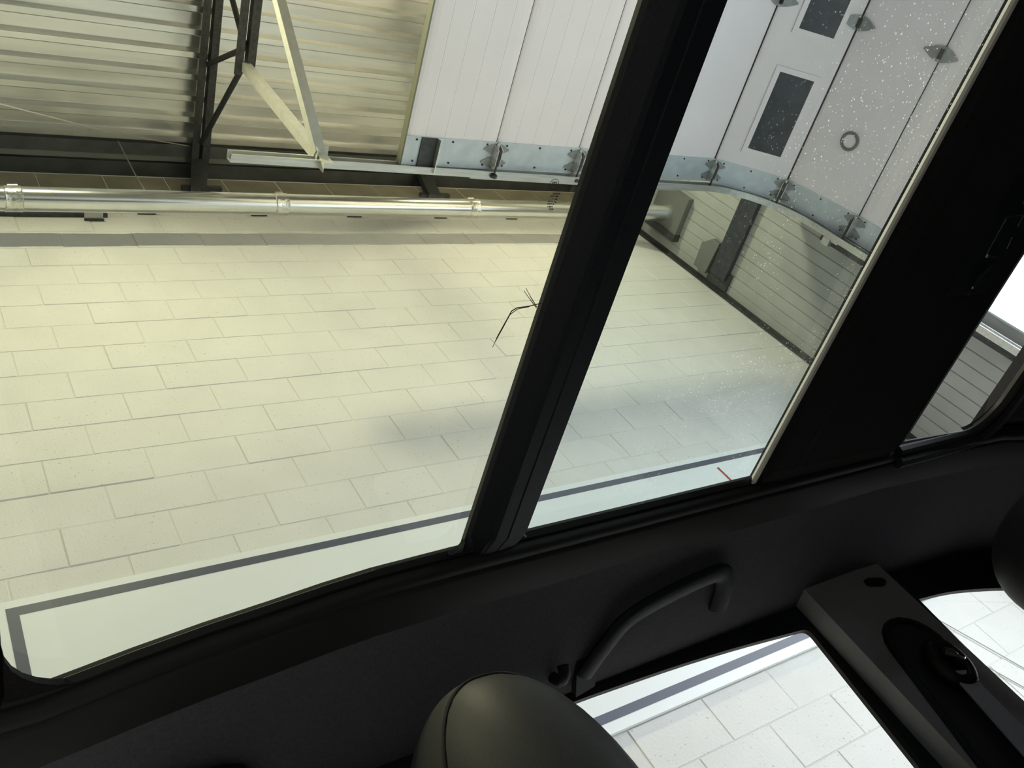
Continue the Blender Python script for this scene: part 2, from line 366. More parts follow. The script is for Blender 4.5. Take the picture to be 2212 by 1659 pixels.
# ------------------------------------------------------------------ sectional door, rolled up on its track
cx, cz, rr = 4.78, 3.46, .67
def path(s):      # s along the inner face of the sections: position and tangent/normal (towards the room)
    if s < 2.78: return Vector((2.0+s, 0, 4.13)), Vector((1, 0, 0)), Vector((0, 0, -1))
    a = (s-2.78)/rr
    if a < math.pi/2: return Vector((cx+rr*math.sin(a), 0, cz+rr*math.cos(a))), Vector((math.cos(a), 0, -math.sin(a))), Vector((-math.sin(a), 0, -math.cos(a)))
    return Vector((5.45, 0, cz-(s-2.78-rr*math.pi/2))), Vector((0, 0, -1)), Vector((-1, 0, 0))
door = tag(bpy.data.objects.new('door_1', None), 'white sectional overhead door rolled up under the roof, grooved sections', None, None, 'structure'); C.objects.link(door); door.location = (3.6, -1, 4.13+FZ)
joints = [.39, 1.00, 1.63, 2.25, 2.875, 3.447, 4.05, 4.66]
DY0, DY1 = -3.85, 1.69
for si, (sa, sb) in enumerate(zip(joints, joints[1:])):
    A, Bp = path(sa)[0], path(sb)[0]; ln = (Bp-A).length; tv = (Bp-A).normalized(); nv = Vector((tv.z, 0, -tv.x))   # nv points into the room
    P = lambda l, d, y: A + tv*l + nv*d + Vector((0, y, 0))
    g = .002; prof = [(g, .0), (g, -.012), (.010, -.007), (.028, -.0025), (.055, 0)]
    for q in ((.12, .245, .37, .495) if si < 3 else ()):
        q = q*ln/.61
        prof += [(q-.004, 0), (q-.0015, -.0015), (q+.0015, -.0015), (q+.004, 0)]
    prof += [(ln-.055, 0), (ln-.028, -.0025), (ln-.010, -.007), (ln-g, -.012), (ln-g, -.042), (g, -.042)]
    prof[0] = (g, -.042); prof = prof[:-1]
    if si == 4:                                                     # the section with windows: build the frame around the openings
        prof = [(g, -.042), (g, -.008), (.012, -.002), (.035, 0), (ln-.035, 0), (ln-.012, -.002), (ln-g, -.008), (ln-g, -.042)]
    bm = B(); loft(bm, [[P(l, d, DY0) for l, d in prof], [P(l, d, DY1) for l, d in prof]])
    sec = mk('door_section', bm, m_door, door)
    bm = B(); loft(bm, [[P(l, d, 1.522) for l, d in ((.004, .0005), (.004, .004), (ln-.004, .004), (ln-.004, .0005))], [P(l, d, 1.692) for l, d in ((.004, .0005), (.004, .004), (ln-.004, .004), (ln-.004, .0005))]])
    st = mk('end_stile', bm, m_galv_plate, sec)
    bm = B()
    for l in (.07, ln*.5, ln-.07):
        for y in (1.54, 1.665): tube(bm, [P(l, .003, y), P(l, .009, y)], .006, 8)
    mk('screws', bm, m_dark_hole, sec)
    if si == 4:
        for k in range(4):
            ya = 1.39-.825*k; yb = ya-.54; l0, l1 = .185, .435
            bm = B()
            for (p0, p1, q0, q1) in ((l0-.035, l0, yb-.035, ya+.035), (l1, l1+.035, yb-.035, ya+.035), (l0, l1, ya, ya+.035), (l0, l1, yb-.035, yb)):
                loft(bm, [[P(l, d, q0) for l, d in ((p0, .001), (p0, .010), (p1, .010), (p1, .001))], [P(l, d, q1) for l, d in ((p0, .001), (p0, .010), (p1, .010), (p1, .001))]])
            mk('window_frame', bm, m_door, sec)
            bm = B(); loft(bm, [[P(l, d, yb) for l, d in ((l0, .0005), (l0, .003), (l1, .003), (l1, .0005))], [P(l, d, ya) for l, d in ((l0, .0005), (l0, .003), (l1, .003), (l1, .0005))]])
            mk('window_pane', bm, m_pane, sec)
    if si == 5:
        bm = B(); c = P(.30, .006, 1.115); pts = [c + tv*.055*math.cos(2*math.pi*k/28) + Vector((0, .055*math.sin(2*math.pi*k/28), 0)) for k in range(28)]
        tube(bm, pts, .011, 8, True); mk('lock_ring', bm, m_clip, sec, True)
        bm = B(); tube(bm, [P(.30, .001, 1.115), P(.30, .005, 1.115)], .048, 24); mk('lock_disc', bm, m_door, sec, True)
    sw = {3: .004, 4: .009, 5: .003}.get(si, .0012)
    bm = B(); loft(bm, [[P(ln+l, d, y) for l, d in ((-sw, -.020), (-sw, -.010), (sw, -.010), (sw, -.020))] for y in (DY0+.01, DY1-.01)]); mk('joint_seal', bm, m_dark_hole if si > 2 else m_clip, sec)
    bm = B(); loft(bm, [[P(ln+l, d, y) for l, d in ((-.03, -.046), (-.03, -.043), (.03, -.043), (.03, -.046))] for y in (DY0, DY1)]); mk('joint_flap', bm, m_dark_hole, sec)
    # hinge with roller on the joint towards the next section
    def hinge(y, end):
        Pj = path(sb)[0]; t2 = (path(sb+.05)[0]-path(sb-.05)[0]).normalized(); n2 = Vector((t2.z, 0, -t2.x))
        Q = lambda l, d, dy: Pj + t2*l + n2*d + Vector((0, y+dy, 0))
        bm = B()
        for s in (-1, 1):                                           # two pointed leaves each side of the knuckle
            e0, e1 = (sa, sb) if s < 0 or si+2 >= len(joints) else (sb, joints[si+2])
            t2 = (path(e1)[0]-path(e0)[0]).normalized(); n2 = Vector((t2.z, 0, -t2.x)); Q = lambda l, d, dy: Pj + t2*l + n2*d + Vector((0, y+dy, 0))
            for c0 in ((-.04, .04) if end else (0,)):
                k = 1 if end else 1.35; poly = [(s*.008, c0-.036*k), (s*.045*k, c0-.026*k), (s*.088*k, c0-.004), (s*.088*k, c0+.006), (s*.045*k, c0+.026*k), (s*.008, c0+.036*k)]
                loft(bm, [[Q(l, .005, d) for l, d in poly], [Q(l, .009, d) for l, d in poly]])
        t2 = (path(sb+.05)[0]-path(sb-.05)[0]).normalized(); n2 = Vector((t2.z, 0, -t2.x)); Q = lambda l, d, dy: Pj + t2*l + n2*d + Vector((0, y+dy, 0))
        h = mk('hinge', bm, m_hinge, sec)
        bm = B(); tube(bm, [Q(0, .016, -.075 if end else -.03), Q(0, .016, .075 if end else .03)], .012, 10); mk('hinge_knuckle', bm, m_dark_hole if not end else m_zinc, sec, True)
        if end:
            bm = B()
            for s in (-1, 1): loft(bm, [[Q(s*.02, .005, -.07), Q(s*.02+.004, .005, -.07), Q(s*.014+.004, .055, -.05), Q(s*.014, .055, -.05)], [Q(s*.02, .005, .07), Q(s*.02+.004, .005, .07), Q(s*.014+.004, .055, .05), Q(s*.014, .055, .05)]])
            mk('hinge_bracket', bm, m_zinc, sec)
            bm = B(); tube(bm, [Q(0, .05, -.06), Q(0, .05, .095)], .006, 8); tube(bm, [Q(0, .05, .095), Q(0, .05, .102), Q(0, .05, .118), Q(0, .05, .122)], [.012, .022, .022, .012], 14); mk('roller', bm, m_steel_black, sec, True)
    hinge(1.605, True)
    for yy in (.43, -.75, -1.9): hinge(yy, False)
    if si == 0:
        bm = B(); loft(bm, [[P(l, d, y) for l, d in ((-.004, -.045), (-.004, .001), (.006, .001), (.006, -.045))] for y in (DY0, DY1)]); mk('end_cap', bm, m_cap, sec)
        bm = B(); loft(bm, [[P(l, d, 1.525) for l, d in ((.10, .004), (.10, .012), (.20, .012), (.20, .004))], [P(l, d, 1.70) for l, d in ((.10, .004), (.10, .012), (.20, .012), (.20, .004))]]); mk('top_bracket', bm, m_steel_black, sec)
        bm = B(); loft(bm, [[P(l, d, 1.525) for l, d in ((.20, .004), (.20, .045), (.206, .045), (.206, .010), (.235, .010), (.235, .004))], [P(l, d, 1.72) for l, d in ((.20, .004), (.20, .045), (.206, .045), (.206, .010), (.235, .010), (.235, .004))]]); mk('bracket_angle', bm, m_zinc, sec)
        bm = B()
        for i in range(6): tube(bm, [P(.222, .009, 1.54+.03*i), P(.222, .0125, 1.54+.03*i)], .005, 8)
        mk('bracket_holes', bm, m_dark_hole, sec)

# the track: a bent channel, with stiffening angle, hung from the joist
track = thing('door_track', (3.5, 1.71, 3.97), 'galvanised curved door track with angle, running beside the rolled up door', 'track')
tp = [(Vector((x, 0, 4.035)), Vector((0, 0, -1))) for x in (1.45, 1.5, 2.2, 3.0, 3.8, 4.6)]
for i in range(0, 17):
    a = math.pi/2*i/16; tp.append((Vector((cx+.575*math.sin(a), 0, 3.46+.575*math.cos(a))), Vector((-math.sin(a), 0, -math.cos(a)))))
tp += [(Vector((5.355, 0, z)), Vector((-1, 0, 0))) for z in (3.3, 2.5, 1.5, 0.5, Z0)]
def tprof(i):
    p, n = tp[i]; p = p + Vector((0, 0, .11*max(0, (4.5-p.x)/3.05))); Y = lambda y: Vector((0, y, 0))
    return [p+Y(1.688)+n*.010, p+Y(1.688), p+Y(1.735), p+Y(1.735)-n*.055, p+Y(1.688)-n*.055, p+Y(1.688)-n*.045, p+Y(1.692)-n*.045, p+Y(1.692)-n*.051, p+Y(1.731)-n*.051, p+Y(1.731)-n*.004, p+Y(1.692)-n*.004, p+Y(1.692)+n*.010]
bm = B(); sweep(bm, tp, tprof); mk('track_rail', bm, m_galv, track, False)
bm = B(); prism(bm, [(2.9, 1.737, 4.105), (2.9, 1.741, 4.105), (2.9, 1.741, 4.17), (2.9, 1.775, 4.17), (2.9, 1.775, 4.174), (2.9, 1.737, 4.174)], (1.7, 0, -.055)); mk('stiffening_angle', bm, m_galv, track)
bm = B(); prism(bm, [(5.40, 1.737, Z0), (5.40, 1.78, Z0), (5.495, 1.78, Z0), (5.495, 1.785, Z0), (5.395, 1.785, Z0), (5.395, 1.737, Z0)], (0, 0, 3.4-Z0)); mk('wall_angle', bm, m_steel_black, track)
for zz in (1.6, 3.3):
    bm = B(); box2(bm, (5.36, 1.739, zz), (5.497, 1.79, zz+.06)); mk('jamb_bracket', bm, m_galv, track)
bm = B(); box2(bm, (5.37, 1.715, 3.24), (5.40, 1.75, 3.30)); mk('track_splice', bm, m_galv, track)
# hanger angles in the plane of the joist
def angle_bm(a, b, w1=.032, inward=(1, 0, 0)):
    bm = B(); a, b = V(a), V(b); t = (b-a).normalized(); n = V(inward); u = -t.cross(n).normalized(); th = .003
    sec = [Vector((0, 0, 0)), n*w1, n*w1+u*th, n*th+u*th, n*th+u*w1, u*w1]
    loft(bm, [[a+q for q in sec], [b+q for q in sec]]); return bm
HP = (1.93, 1.662, 4.16)
mk('hanger_angle', angle_bm((1.915, 1.62, 5.46), (1.915, 1.682, 4.07), .055), m_angle, track)
mk('hanger_angle', angle_bm((1.90, .33, 6.13), (1.90, 1.655, 4.16), .055, (1, 0, 0)), m_angle, track)
bm = B(); box2(bm, (1.905, 1.64, 4.195), (1.985, 1.735, 4.200)); box2(bm, (1.905, 1.64, 4.15), (1.910, 1.735, 4.200)); mk('hanger_foot', bm, m_angle, track)

# dark lintel on the front wall
bm = B()
prism(bm, [(XF-.045, 2.50, 4.055), (XF-.045, 2.50, 4.225), (XF-.002, 2.50, 4.225), (XF-.002, 2.50, 4.055)], (0, -6.2, 0))
lint = mk('lintel_beam', bm, m_lintel, None, bevel=.006); tag(lint, 'dark steel lintel beam across the grey planks of the front wall', 'beam')
bm = B(); prism(bm, [(XF-.02, 2.585, 4.02), (XF-.02, 2.44, 4.02), (XF-.02, 2.44, 4.25), (XF-.02, 2.585, 4.25)], (.018, 0, 0)); mk('end_plate', bm, m_steel_black, lint)
bm = B(); prism(bm, [(XF-.05, 2.54, 4.26), (XF-.05, 2.26, 4.24), (XF-.05, 2.26, 4.32), (XF-.05, 2.34, 4.41), (XF-.05, 2.54, 4.40)], (.045, 0, 0))
tag(mk('corner_bracket', bm, m_clip, None, bevel=.004), 'grey bracket plate above the dark lintel near the corner', 'bracket')

# sign board on the block wall
sign = thing('sign_board', (2.4, 2.6, 1.111), 'long white sign board with dark blue border stripe on the block wall', 'sign')
SX0, SX1, SZ0, SZ1, SY = .170, 4.62, 1.111, 2.352, 2.598
bm = B(); box2(bm, (SX0, SY, SZ0), (SX1, 2.617, SZ1)); mk('board', bm, m_sign, sign, bevel=.002)
a0, a1, b0, b1 = .213, 4.58, 1.155, 2.318; tw = .037
for (q0, q1, r0, r1) in ((a0, a1, b1-tw, b1), (a0, a1, b0, b0+tw), (a0, a0+tw, b0+tw, b1-tw), (a1-tw, a1, b0+tw, b1-tw)):
    bm = B(); box2(bm, (q0, SY-.0012, r0), (q1, SY-.0002, r1)); mk('border_stripe', bm, m_stripe, sign)
bm = B(); box2(bm, (3.665, SY-.0012, 1.75), (3.681, SY-.0002, 2.246)); mk('red_line', bm, m_red, sign)
# two thin cords across the wall, seen through the front side window
bm = B(); tube(bm, [(3.98, 2.612, 1.09), (4.05, 2.612, 1.0), (4.25, 2.612, .60), (4.5, 2.612, .1)], .0028, 6); tag(mk('cord', bm, m_cord), 'upper of two thin grey cords down the wall, seen through front side window', 'cord')
bm = B(); tube(bm, [(3.93, 2.612, .90), (4.12, 2.612, .54), (4.35, 2.612, .1)], .0028, 6); tag(mk('cord', bm, m_cord), 'lower of two thin grey cords down the wall, seen through front side window', 'cord')

# ------------------------------------------------------------------ the car around the camera
car = thing('car', (0.4, 0, Z0), 'black car interior seen from its rear seat, with glass roof, dark headliner and side windows', 'car')
ZG = .405; HW = .497
def rrect(x0, x1, y0, y1, rads, n=8):
    """rounded rectangle in x,y; rads for corners (x0,y0),(x1,y0),(x1,y1),(x0,y1)"""
    pts = []
    cs = [(x0, y0, 1, 1, math.pi), (x1, y0, -1, 1, 1.5*math.pi), (x1, y1, -1, -1, 0), (x0, y1, 1, -1, .5*math.pi)]
    for (X, Y, sx, sy, a0), r in zip(cs, rads):
        for k in range(n+1):
            a = a0 + (math.pi/2)*k/n; pts.append((X+sx*r+r*math.cos(a), Y+sy*r+r*math.sin(a)))
    return pts
def glass_pane(name, x0, x1, rads, m, z=ZG+.006):
    bm = B(); pts = rrect(x0-.015, x1+.015, -HW-.05, HW+.05, (.02,)*4, 3)
    bm.faces.new([bm.verts.new((x, y, z)) for x, y in pts]); return mk(name, bm, m, car)
glass_pane('roof_glass', .034, .364, None, m_glass_roof)
glass_pane('roof_glass', .425, .725, None, m_glass_roof2)
glass_pane('roof_glass', -1.05, -.12, None, m_glass_clear)  # unseen rear pane, added to let lamp light into the back of the cabin
glass_pane('roof_glass', 1.002, 1.222, None, m_glass_clear)
# cross members of the roof, with filleted corners
def fillet(bm, X, Y, sx, sy, r, z0, z1, n=7):
    pts = [(X, Y)] + [(X+sx*r-sx*r*math.sin(a), Y+sy*r-sy*r*math.cos(a)) for a in [math.pi/2*k/n for k in range(n+1)]]
    pts = [(X, Y)] + [(X+sx*(r-r*math.sin(a)), Y+sy*(r-r*math.cos(a))) for a in [math.pi/2*k/n for k in range(n+1)]]
    prism(bm, [(x, y, z0) for x, y in pts], (0, 0, z1-z0))
def cross(name, prof, fil, m):
    bm = B(); yy = HW+(.06 if name == 'rear_header' else .012)
    loft(bm, [[(x, y, z+e*(ZG-z)*.6) for x, z in prof] for y, e in ((-yy, 1), (-yy+.03, 0), (yy-.03, 0), (yy, 1))])
    for f in fil:
        for s in (1, -1): fillet(bm, f[0], s*(HW+(.037 if f[0] < .1 else 0)), f[1], -s, f[2], ZG-.005, ZG)
    return mk(name, bm, m, car)
cross('rear_header', [(-.12, ZG), (-.11, ZG-.012), (-.04, .385), (.028, ZG-.010), (.034, ZG), (.01, ZG+.02), (-.10, ZG+.02)], [(.034, 1, .050)], m_liner)
cross('roof_crossbeam', [(.3665, ZG), (.368, ZG-.004), (.381, ZG-.014), (.385, ZG-.016), (.396, ZG-.0165), (.397, ZG-.015), (.398, ZG-.0165), (.418, ZG-.014), (.4235, ZG-.006), (.425, ZG+.003), (.42, ZG+.005), (.39, ZG+.005)], [(.364, -1, .012), (.425, 1, .006)], m_trim)
cross('roof_header', [(.735, ZG-.003), (.742, ZG-.013), (.775, ZG-.018), (.785, ZG-.016), (.97, ZG-.02), (.995, ZG-.012), (1.002, ZG), (1.0, ZG+.02), (.78, ZG+.02)], [(.733, -1, .006)], m_liner)
bm = B(); loft(bm, [[(x, y, z) for x, z in ((.7280, ZG-.004), (.7325, ZG+.001), (.7345, ZG+.001), (.7345, ZG-.006), (.7300, ZG-.006))] for y in (-HW, HW+.003)]); mk('pale_edge_strip', bm, m_edge, car)
cross('front_header', [(1.222, ZG), (1.229, ZG-.012), (1.26, ZG-.02), (1.5, .33), (1.52, .36), (1.27, ZG+.03)], [(1.222, -1, .062)], m_liner)
def bow(x):      # the side edge of the first pane runs outwards towards the back
    k = [(-9, .040), (.05, .039), (.08, .033), (.113, .026), (.16, .018), (.208, .012), (.25, .006), (.29, .002), (.365, 0), (9, 0)]
    for (xa, ya), (xb, yb) in zip(k, k[1:]):
        if xa <= x <= xb: return ya + (yb-ya)*(x-xa)/(xb-xa)
    return 0
# roof rails: headliner sweeping from the glass edge down to the side windows
seal_prof = [(HW+.014, ZG+.012), (HW-.001, ZG), (HW+.002, ZG-.0045), (HW+.006, ZG-.005), (HW+.010, ZG+.012)]
surr_prof = [(HW+.005, ZG-.003), (HW+.0065, ZG-.0095), (HW+.009, ZG-.0125), (HW+.013, ZG-.0135), (HW+.0185, ZG-.0125), (HW+.0195, ZG-.0145), (HW+.0215, ZG-.0155), (HW+.05, ZG-.019), (HW+.06, ZG-.019), (HW+.06, ZG+.01), (HW+.008, ZG+.01)]
rail_prof = [(HW+.049, ZG-.018), (.575, .3835), (.60, .376), (.64, .364), (.675, .357), (.70, .355), (.712, .356), (.725, .360), (.76, .39), (.70, .44), (HW+.055, ZG+.02)]
for s in (1, -1):
    xs = [-1.3, -.9, 0, .05, .08, .113, .16, .208, .25, .29, .365, .5, 1.0, 1.25, 1.5]; dz = [-.03, -.01] + [0]*11 + [-.012, -.06]
    for nm, prof_, m_, i0, i1 in (('glass_seal', seal_prof, m_rubber, 0, 15), ('glass_surround', surr_prof, m_surr, 0, 15), ('headliner_rail', rail_prof, m_fabric, 0, 15)):
        bm = B(); loft(bm, [[(x, s*(y+bow(x)*max(0, min(1, (.70-y)/.1))), z+d) for y, z in prof_] for x, d in zip(xs[i0:i1], dz[i0:i1])]); mk(nm, bm, m_, car, True)
# roof skin outside
bm = B()
for (x0, x1) in ((-1.3, -1.05), (-.10, .0), (.39, .42), (.78, .99), (1.27, 1.5)): box2(bm, (x0, -.6, ZG+.022), (x1, .6, ZG+.03))
for s in (1, -1): box2(bm, (-1.3, s*.61, ZG+.022), (1.5, s*.66, ZG+.03))
mk('roof_skin', bm, m_paint, car)
# third pane: lit sill around its rounded corner
for s in (1, -1):
    bm = B(); pts = [(1.003, HW+.006)] + [(1.16-.0, HW+.006)] + [(1.160+.058*math.sin(a), HW-.052+.058*math.cos(a)) for a in [math.pi/2*k/8 for k in range(9)]] + [(1.2185, .2), (1.2185, 0)]
    tube(bm, [(x, s*y, ZG-.008) for x, y in pts], .007, 8); mk('glass_seal', bm, m_rubber, car, True)
    bm = B(); tube(bm, [(x+.012 if x > 1.17 else x, s*(y+.012) if y > .4 else s*y, ZG-.015) for x, y in pts], .008, 8); mk('surround_rib', bm, m_trim, car, True)
# sides with windows: doors are rings around their openings
def rpoly(pts, rads, n=6):
    out = []; N = len(pts)
    for i in range(N):
        p = Vector(pts[i]); a = (Vector(pts[i-1])-p).normalized(); b = (Vector(pts[(i+1) % N])-p).normalized(); r = rads[i]
        p0, p1 = p+a*r, p+b*r
        for k in range(n+1):
            t = k/n; out.append(((1-t)**2)*p0 + 2*t*(1-t)*p + t*t*p1)
    return out
def ring(bm, outer, inner, y0, y1):
    f = [[bm.verts.new((q.x, y, q.y)) for q in L] for L in (outer, inner) for y in (y0, y1)]
    n = len(outer)
    for i in range(n):
        j = (i+1) % n
        bm.faces.new((f[0][i], f[0][j], f[2][j], f[2][i])); bm.faces.new((f[1][j], f[1][i], f[3][i], f[3][j]))
        bm.faces.new((f[0][j], f[0][i], f[1][i], f[1][j])); bm.faces.new((f[2][i], f[2][j], f[3][j], f[3][i]))
W1 = rpoly([(.455, .350), (.52, .352), (.72, .345), (.886, .328), (.8485, .09), (.455, .09)], [.03, .04, .1, .018, .05, .05])
O1 = rpoly([(.16, .375), (.24, .385), (.72, .38), (.93, .370), (.91, -.90), (.16, -.90)], [.02, .02, .1, .03, .05, .05])
W2 = rpoly([(1.092, .308), (1.17, .300), (1.28, .272), (2.02, -.02), (2.05, -.04), (1.064, .06)], [.006, .04, .05, .05, .03, .03])
O2 = rpoly([(1.04, .40), (1.17, .40), (1.32, .37), (2.10, -.03), (2.12, -.90), (1.03, -.90)], [.01, .04, .05, .05, .03, .03])
W1R = rpoly([(.24, .330), (.30, .335), (.70, .335), (.88, .32), (.85, -.12), (.24, -.12)], [.03, .02, .05, .03, .05, .05])
for s in (1, -1):
    for W_, O_, nm in ((W1 if s > 0 else W1R, O1, 'rear_door'), (W2, O2, 'front_door')):
        bm = B(); ring(bm, O_, W_, s*.700, s*.709); d = mk(nm, bm, m_trim, car)
        bm = B(); bm.faces.new([bm.verts.new((q.x, s*.7045, q.y)) for q in [p for p in W_]]); mk('window_glass', bm, m_glass_clear, d)
        bm = B(); tube(bm, [(q.x, s*.706, q.y) for q in W_ if True], .006, 6, True); mk('window_seal', bm, m_rubber, d, True)
    # pillar between the doors
    bm = B(); prism(bm, [(.893, s*.672, .40), (1.046, s*.672, .40), (1.012, s*.672, -.6), (.83, s*.672, -.6)], (0, s*.028, 0)); pil = mk('door_pillar', bm, m_pillar, car, False, bevel=.012, seg=3)
    # belt slot: capsule shaped recess rim
    ctr = [(.955, .232), (.915, .085)]
    pts = []
    ax = Vector((ctr[1][0]-ctr[0][0], ctr[1][1]-ctr[0][1])).normalized(); nx = Vector((-ax.y, ax.x)); rw = .043
    for k in range(11):
        a = math.pi*k/10; q = Vector(ctr[0]) + nx*rw*math.cos(a) - ax*rw*math.sin(a); pts.append(q)
    for k in range(11):
        a = math.pi*k/10; q = Vector(ctr[1]) - nx*rw*math.cos(a) + ax*rw*math.sin(a); pts.append(q)
    bm = B(); tube(bm, [(q.x+.012, s*.671, q.y) for q in pts], .005, 8, True); mk('slot_rim', bm, m_trim, pil, True)
    bm = B(); prism(bm, [(q.x+.012, s*.6705, q.y) for q in pts], (0, s*.002, 0)); mk('belt_slot', bm, m_dark_hole, pil)
    bm = B()
    tube(bm, curve([(.950, s*.660, .205), (.962, s*.658, .224), (.984, s*.658, .218), (.990, s*.660, .192), (.975, s*.660, .174), (.954, s*.660, .180), (.950, s*.660, .205)])[:-1], .009, 10, True); dr = mk('belt_ring', bm, m_rubber, pil, True)
    bm = B(); tube(bm, [(.966, s*.650, .212), (.974, s*.649, .206), (.977, s*.649, .200)], [.005, .005, .003], 8); tube(bm, [(.977, s*.649, .201), (.982, s*.649, .194), (.986, s*.650, .195)], .002, 6); mk('belt_buckle', bm, m_chrome, pil, True)
    bm = B()
    a = (Vector((.966, s*.655, .185)), Vector((.940, s*.650, .05)), Vector((.90, s*.635, -.20)), Vector((.88, s*.66, -.6)))
    loft(bm, [[p+Vector((-.024*f, 0, .006)), p+Vector((.024*f, 0, -.002)), p+Vector((.024*f, s*.002, -.002)), p+Vector((-.024*f, s*.002, .006))] for p, f in zip(a, (.55, .8, 1, 1))])
    mk('seat_belt', bm, m_belt, car)
    bm = B(); tube(bm, [(.99, s*.670, .335), (.995, s*.670, .334), (1.015, s*.670, .328), (1.02, s*.670, .327)], [.004, .006, .006, .004], 14); mk('pillar_cap', bm, m_trim, pil, True)
    # grab handle and coat hooks under the headliner
    bm = B(); tube(bm, curve([(.530, s*.672, .353), (.546, s*.642, .357), (.570, s*.614, .362), (.62, s*.602, .366), (.68, s*.594, .368), (.706, s*.597, .368), (.716, s*.615, .363), (.716, s*.645, .357)]), .0125, 14, False, .5); gh = mk('grab_handle', bm, m_trim, car, True)
    bm = B(); prism(bm, [(.52, s*.69, .343), (.548, s*.69, .347), (.548, s*.655, .360), (.52, s*.655, .360)], (0, 0, .008)); mk('handle_mount', bm, m_trim, gh, bevel=.003)
    bm = B(); tube(bm, curve([(.49, s*.662, .357), (.49, s*.656, .348), (.49, s*.645, .346), (.49, s*.638, .352)]), .006, 10); mk('coat_hook', bm, m_trim, car, True)
    bm = B(); tube(bm, curve([(.10, s*.650, .362), (.115, s*.638, .356), (.14, s*.632, .354), (.165, s*.638, .356), (.18, s*.650, .360)]), .013, 14); mk('grab_handle', bm, m_trim, car, True)
    # body below and behind
    bm = B(); box2(bm, (2.1, s*.70, -.9), (3.0, s*.77, -.1)); mk('body_side', bm, m_paint, car)
    bm = B(); ring(bm, rpoly([(-1.35, .42), (.16, .42), (.16, -.9), (-1.35, -.9)], [.02]*4), rpoly([(-1.22, .34), (.10, .342), (.10, -.30), (-1.22, -.30)], [.03]*4), s*.70, s*.74); mk('quarter_panel', bm, m_paint, car)
    bm = B(); bm.faces.new([bm.verts.new((x, s*.72, z)) for x, z in ((-1.23, .34), (.105, .35), (.105, -.305), (-1.23, -.305))]); mk('quarter_glass', bm, m_glass_clear, car)  # unseen side glass, added to light the headliner from the rear
    bm = B(); box2(bm, (-1.35, s*.70, -.98), (2.6, s*.78, -.9)); mk('sill', bm, m_paint, car)
    for xw in (-1.0, 2.45):
        bm = B(); tube(bm, [(xw, s*.60, -.87), (xw, s*.61, -.87), (xw, s*.77, -.87), (xw, s*.78, -.87)], [.28, .33, .33, .28], 24); mk('wheel', bm, m_rubber, car, True)
bm = B(); box2(bm, (-1.35, -.72, -.98), (2.6, .72, -.92)); mk('floor_pan', bm, m_trim, car)
bm = B(); box2(bm, (-1.28, -.69, -.22), (.095, .69, -.20)); mk('cargo_cover', bm, mat('cargo_pale', (.8, .8, .82), .8), car)  # unseen pale sheet, added to bounce light up onto the rear headliner
bm = B()
for a_, b_ in (((-1.40, -.77, -.95), (-1.3, .77, -.05)), ((-1.40, -.77, -.05), (-1.3, -.62, .43)), ((-1.40, .62, -.05), (-1.3, .77, .43)), ((-1.40, -.62, .36), (-1.3, .62, .43))): box2(bm, a_, b_)
tg = mk('tailgate', bm, m_trim, car)
bm = B(); bm.faces.new([bm.verts.new(p) for p in ((-1.35, -.62, -.05), (-1.35, .62, -.05), (-1.35, .62, .36), (-1.35, -.62, .36))]); mk('rear_window', bm, m_glass_clear, tg)  # unseen opening and pane, added to light the headliner from behind
bm = B(); box2(bm, (1.95, -.70, -.92), (2.1, .70, -.10)); box2(bm, (2.1, -.77, -.3), (3.1, .77, -.1)); box2(bm, (3.0, -.77, -.9), (3.1, .77, -.1)); mk('dashboard', bm, m_trim, car)
bm = B(); bm.faces.new([bm.verts.new(p) for p in ((1.5, -.60, .37), (2.2, -.68, -.09), (2.2, .68, -.09), (1.5, .60, .37))]); mk('windscreen', bm, m_glass_clear, car)
bm = B(); prism(bm, [(1.49, -.60, .355), (2.18, -.68, -.105), (2.18, .68, -.105), (1.49, .60, .355)], (-.004, 0, -.004)); mk('windscreen_shade', bm, m_liner, car)  # unseen opaque sheet, added to keep daylight out of the cabin
for s in (1, -1):
    bm = B(); prism(bm, [(1.45, s*.60, .38), (1.45, s*.72, .33), (1.52, s*.72, .30), (1.52, s*.60, .36)], (.68, s*.02, -.46)); mk('windscreen_pillar', bm, m_trim, car)
# overhead console on the roof header
con = None
bm = B(); prism(bm, [(.868, .268, ZG-.0168), (.945, .268, ZG-.0186), (.945, -.20, ZG-.0186), (.868, -.20, ZG-.0168)], (0, 0, -.0013)); con = mk('overhead_console', bm, m_trim, car)
def frame_line(pts, r=.0008): 
    bm = B(); tube(bm, [(x, y, ZG-.0205) for x, y in pts], r, 6); mk('console_seam', bm, m_chrome, con, True)
frame_line([(.894, .220), (.889, .180)]); frame_line([(.897, .221), (.920, .223)], .0016); frame_line([(.889, .179), (.92, .176)]); frame_line([(.928, .213), (.924, .200)]); frame_line([(.922, .188), (.919, .176)])
frame_line([(.905, .150), (.902, .157), (.905, .163), (.912, .166)], .0012)
bm = B(); tube(bm, [(.907, .256, ZG-.020), (.909, .247, ZG-.021), (.914, .240, ZG-.021), (.921, .233, ZG-.020)], [.002, .005, .005, .002], 10); mk('console_knob', bm, m_trim, con, True)
bm = B(); bmesh.ops.create_uvsphere(bm, u_segments=12, v_segments=8, radius=.0022, matrix=Matrix.Translation((.895, .2205, ZG-.021))); mk('console_stud', bm, m_chrome, con, True)
bm = B(); bmesh.ops.create_uvsphere(bm, u_segments=12, v_segments=8, radius=.002, matrix=Matrix.Translation((.906, .2575, ZG-.021))); mk('console_stud', bm, m_chrome, con, True)
bm = B(); bmesh.ops.create_uvsphere(bm, u_segments=12, v_segments=8, radius=.005, matrix=Matrix.Translation((.911, .264, ZG-.017))); mk('console_button', bm, m_trim, con, True)
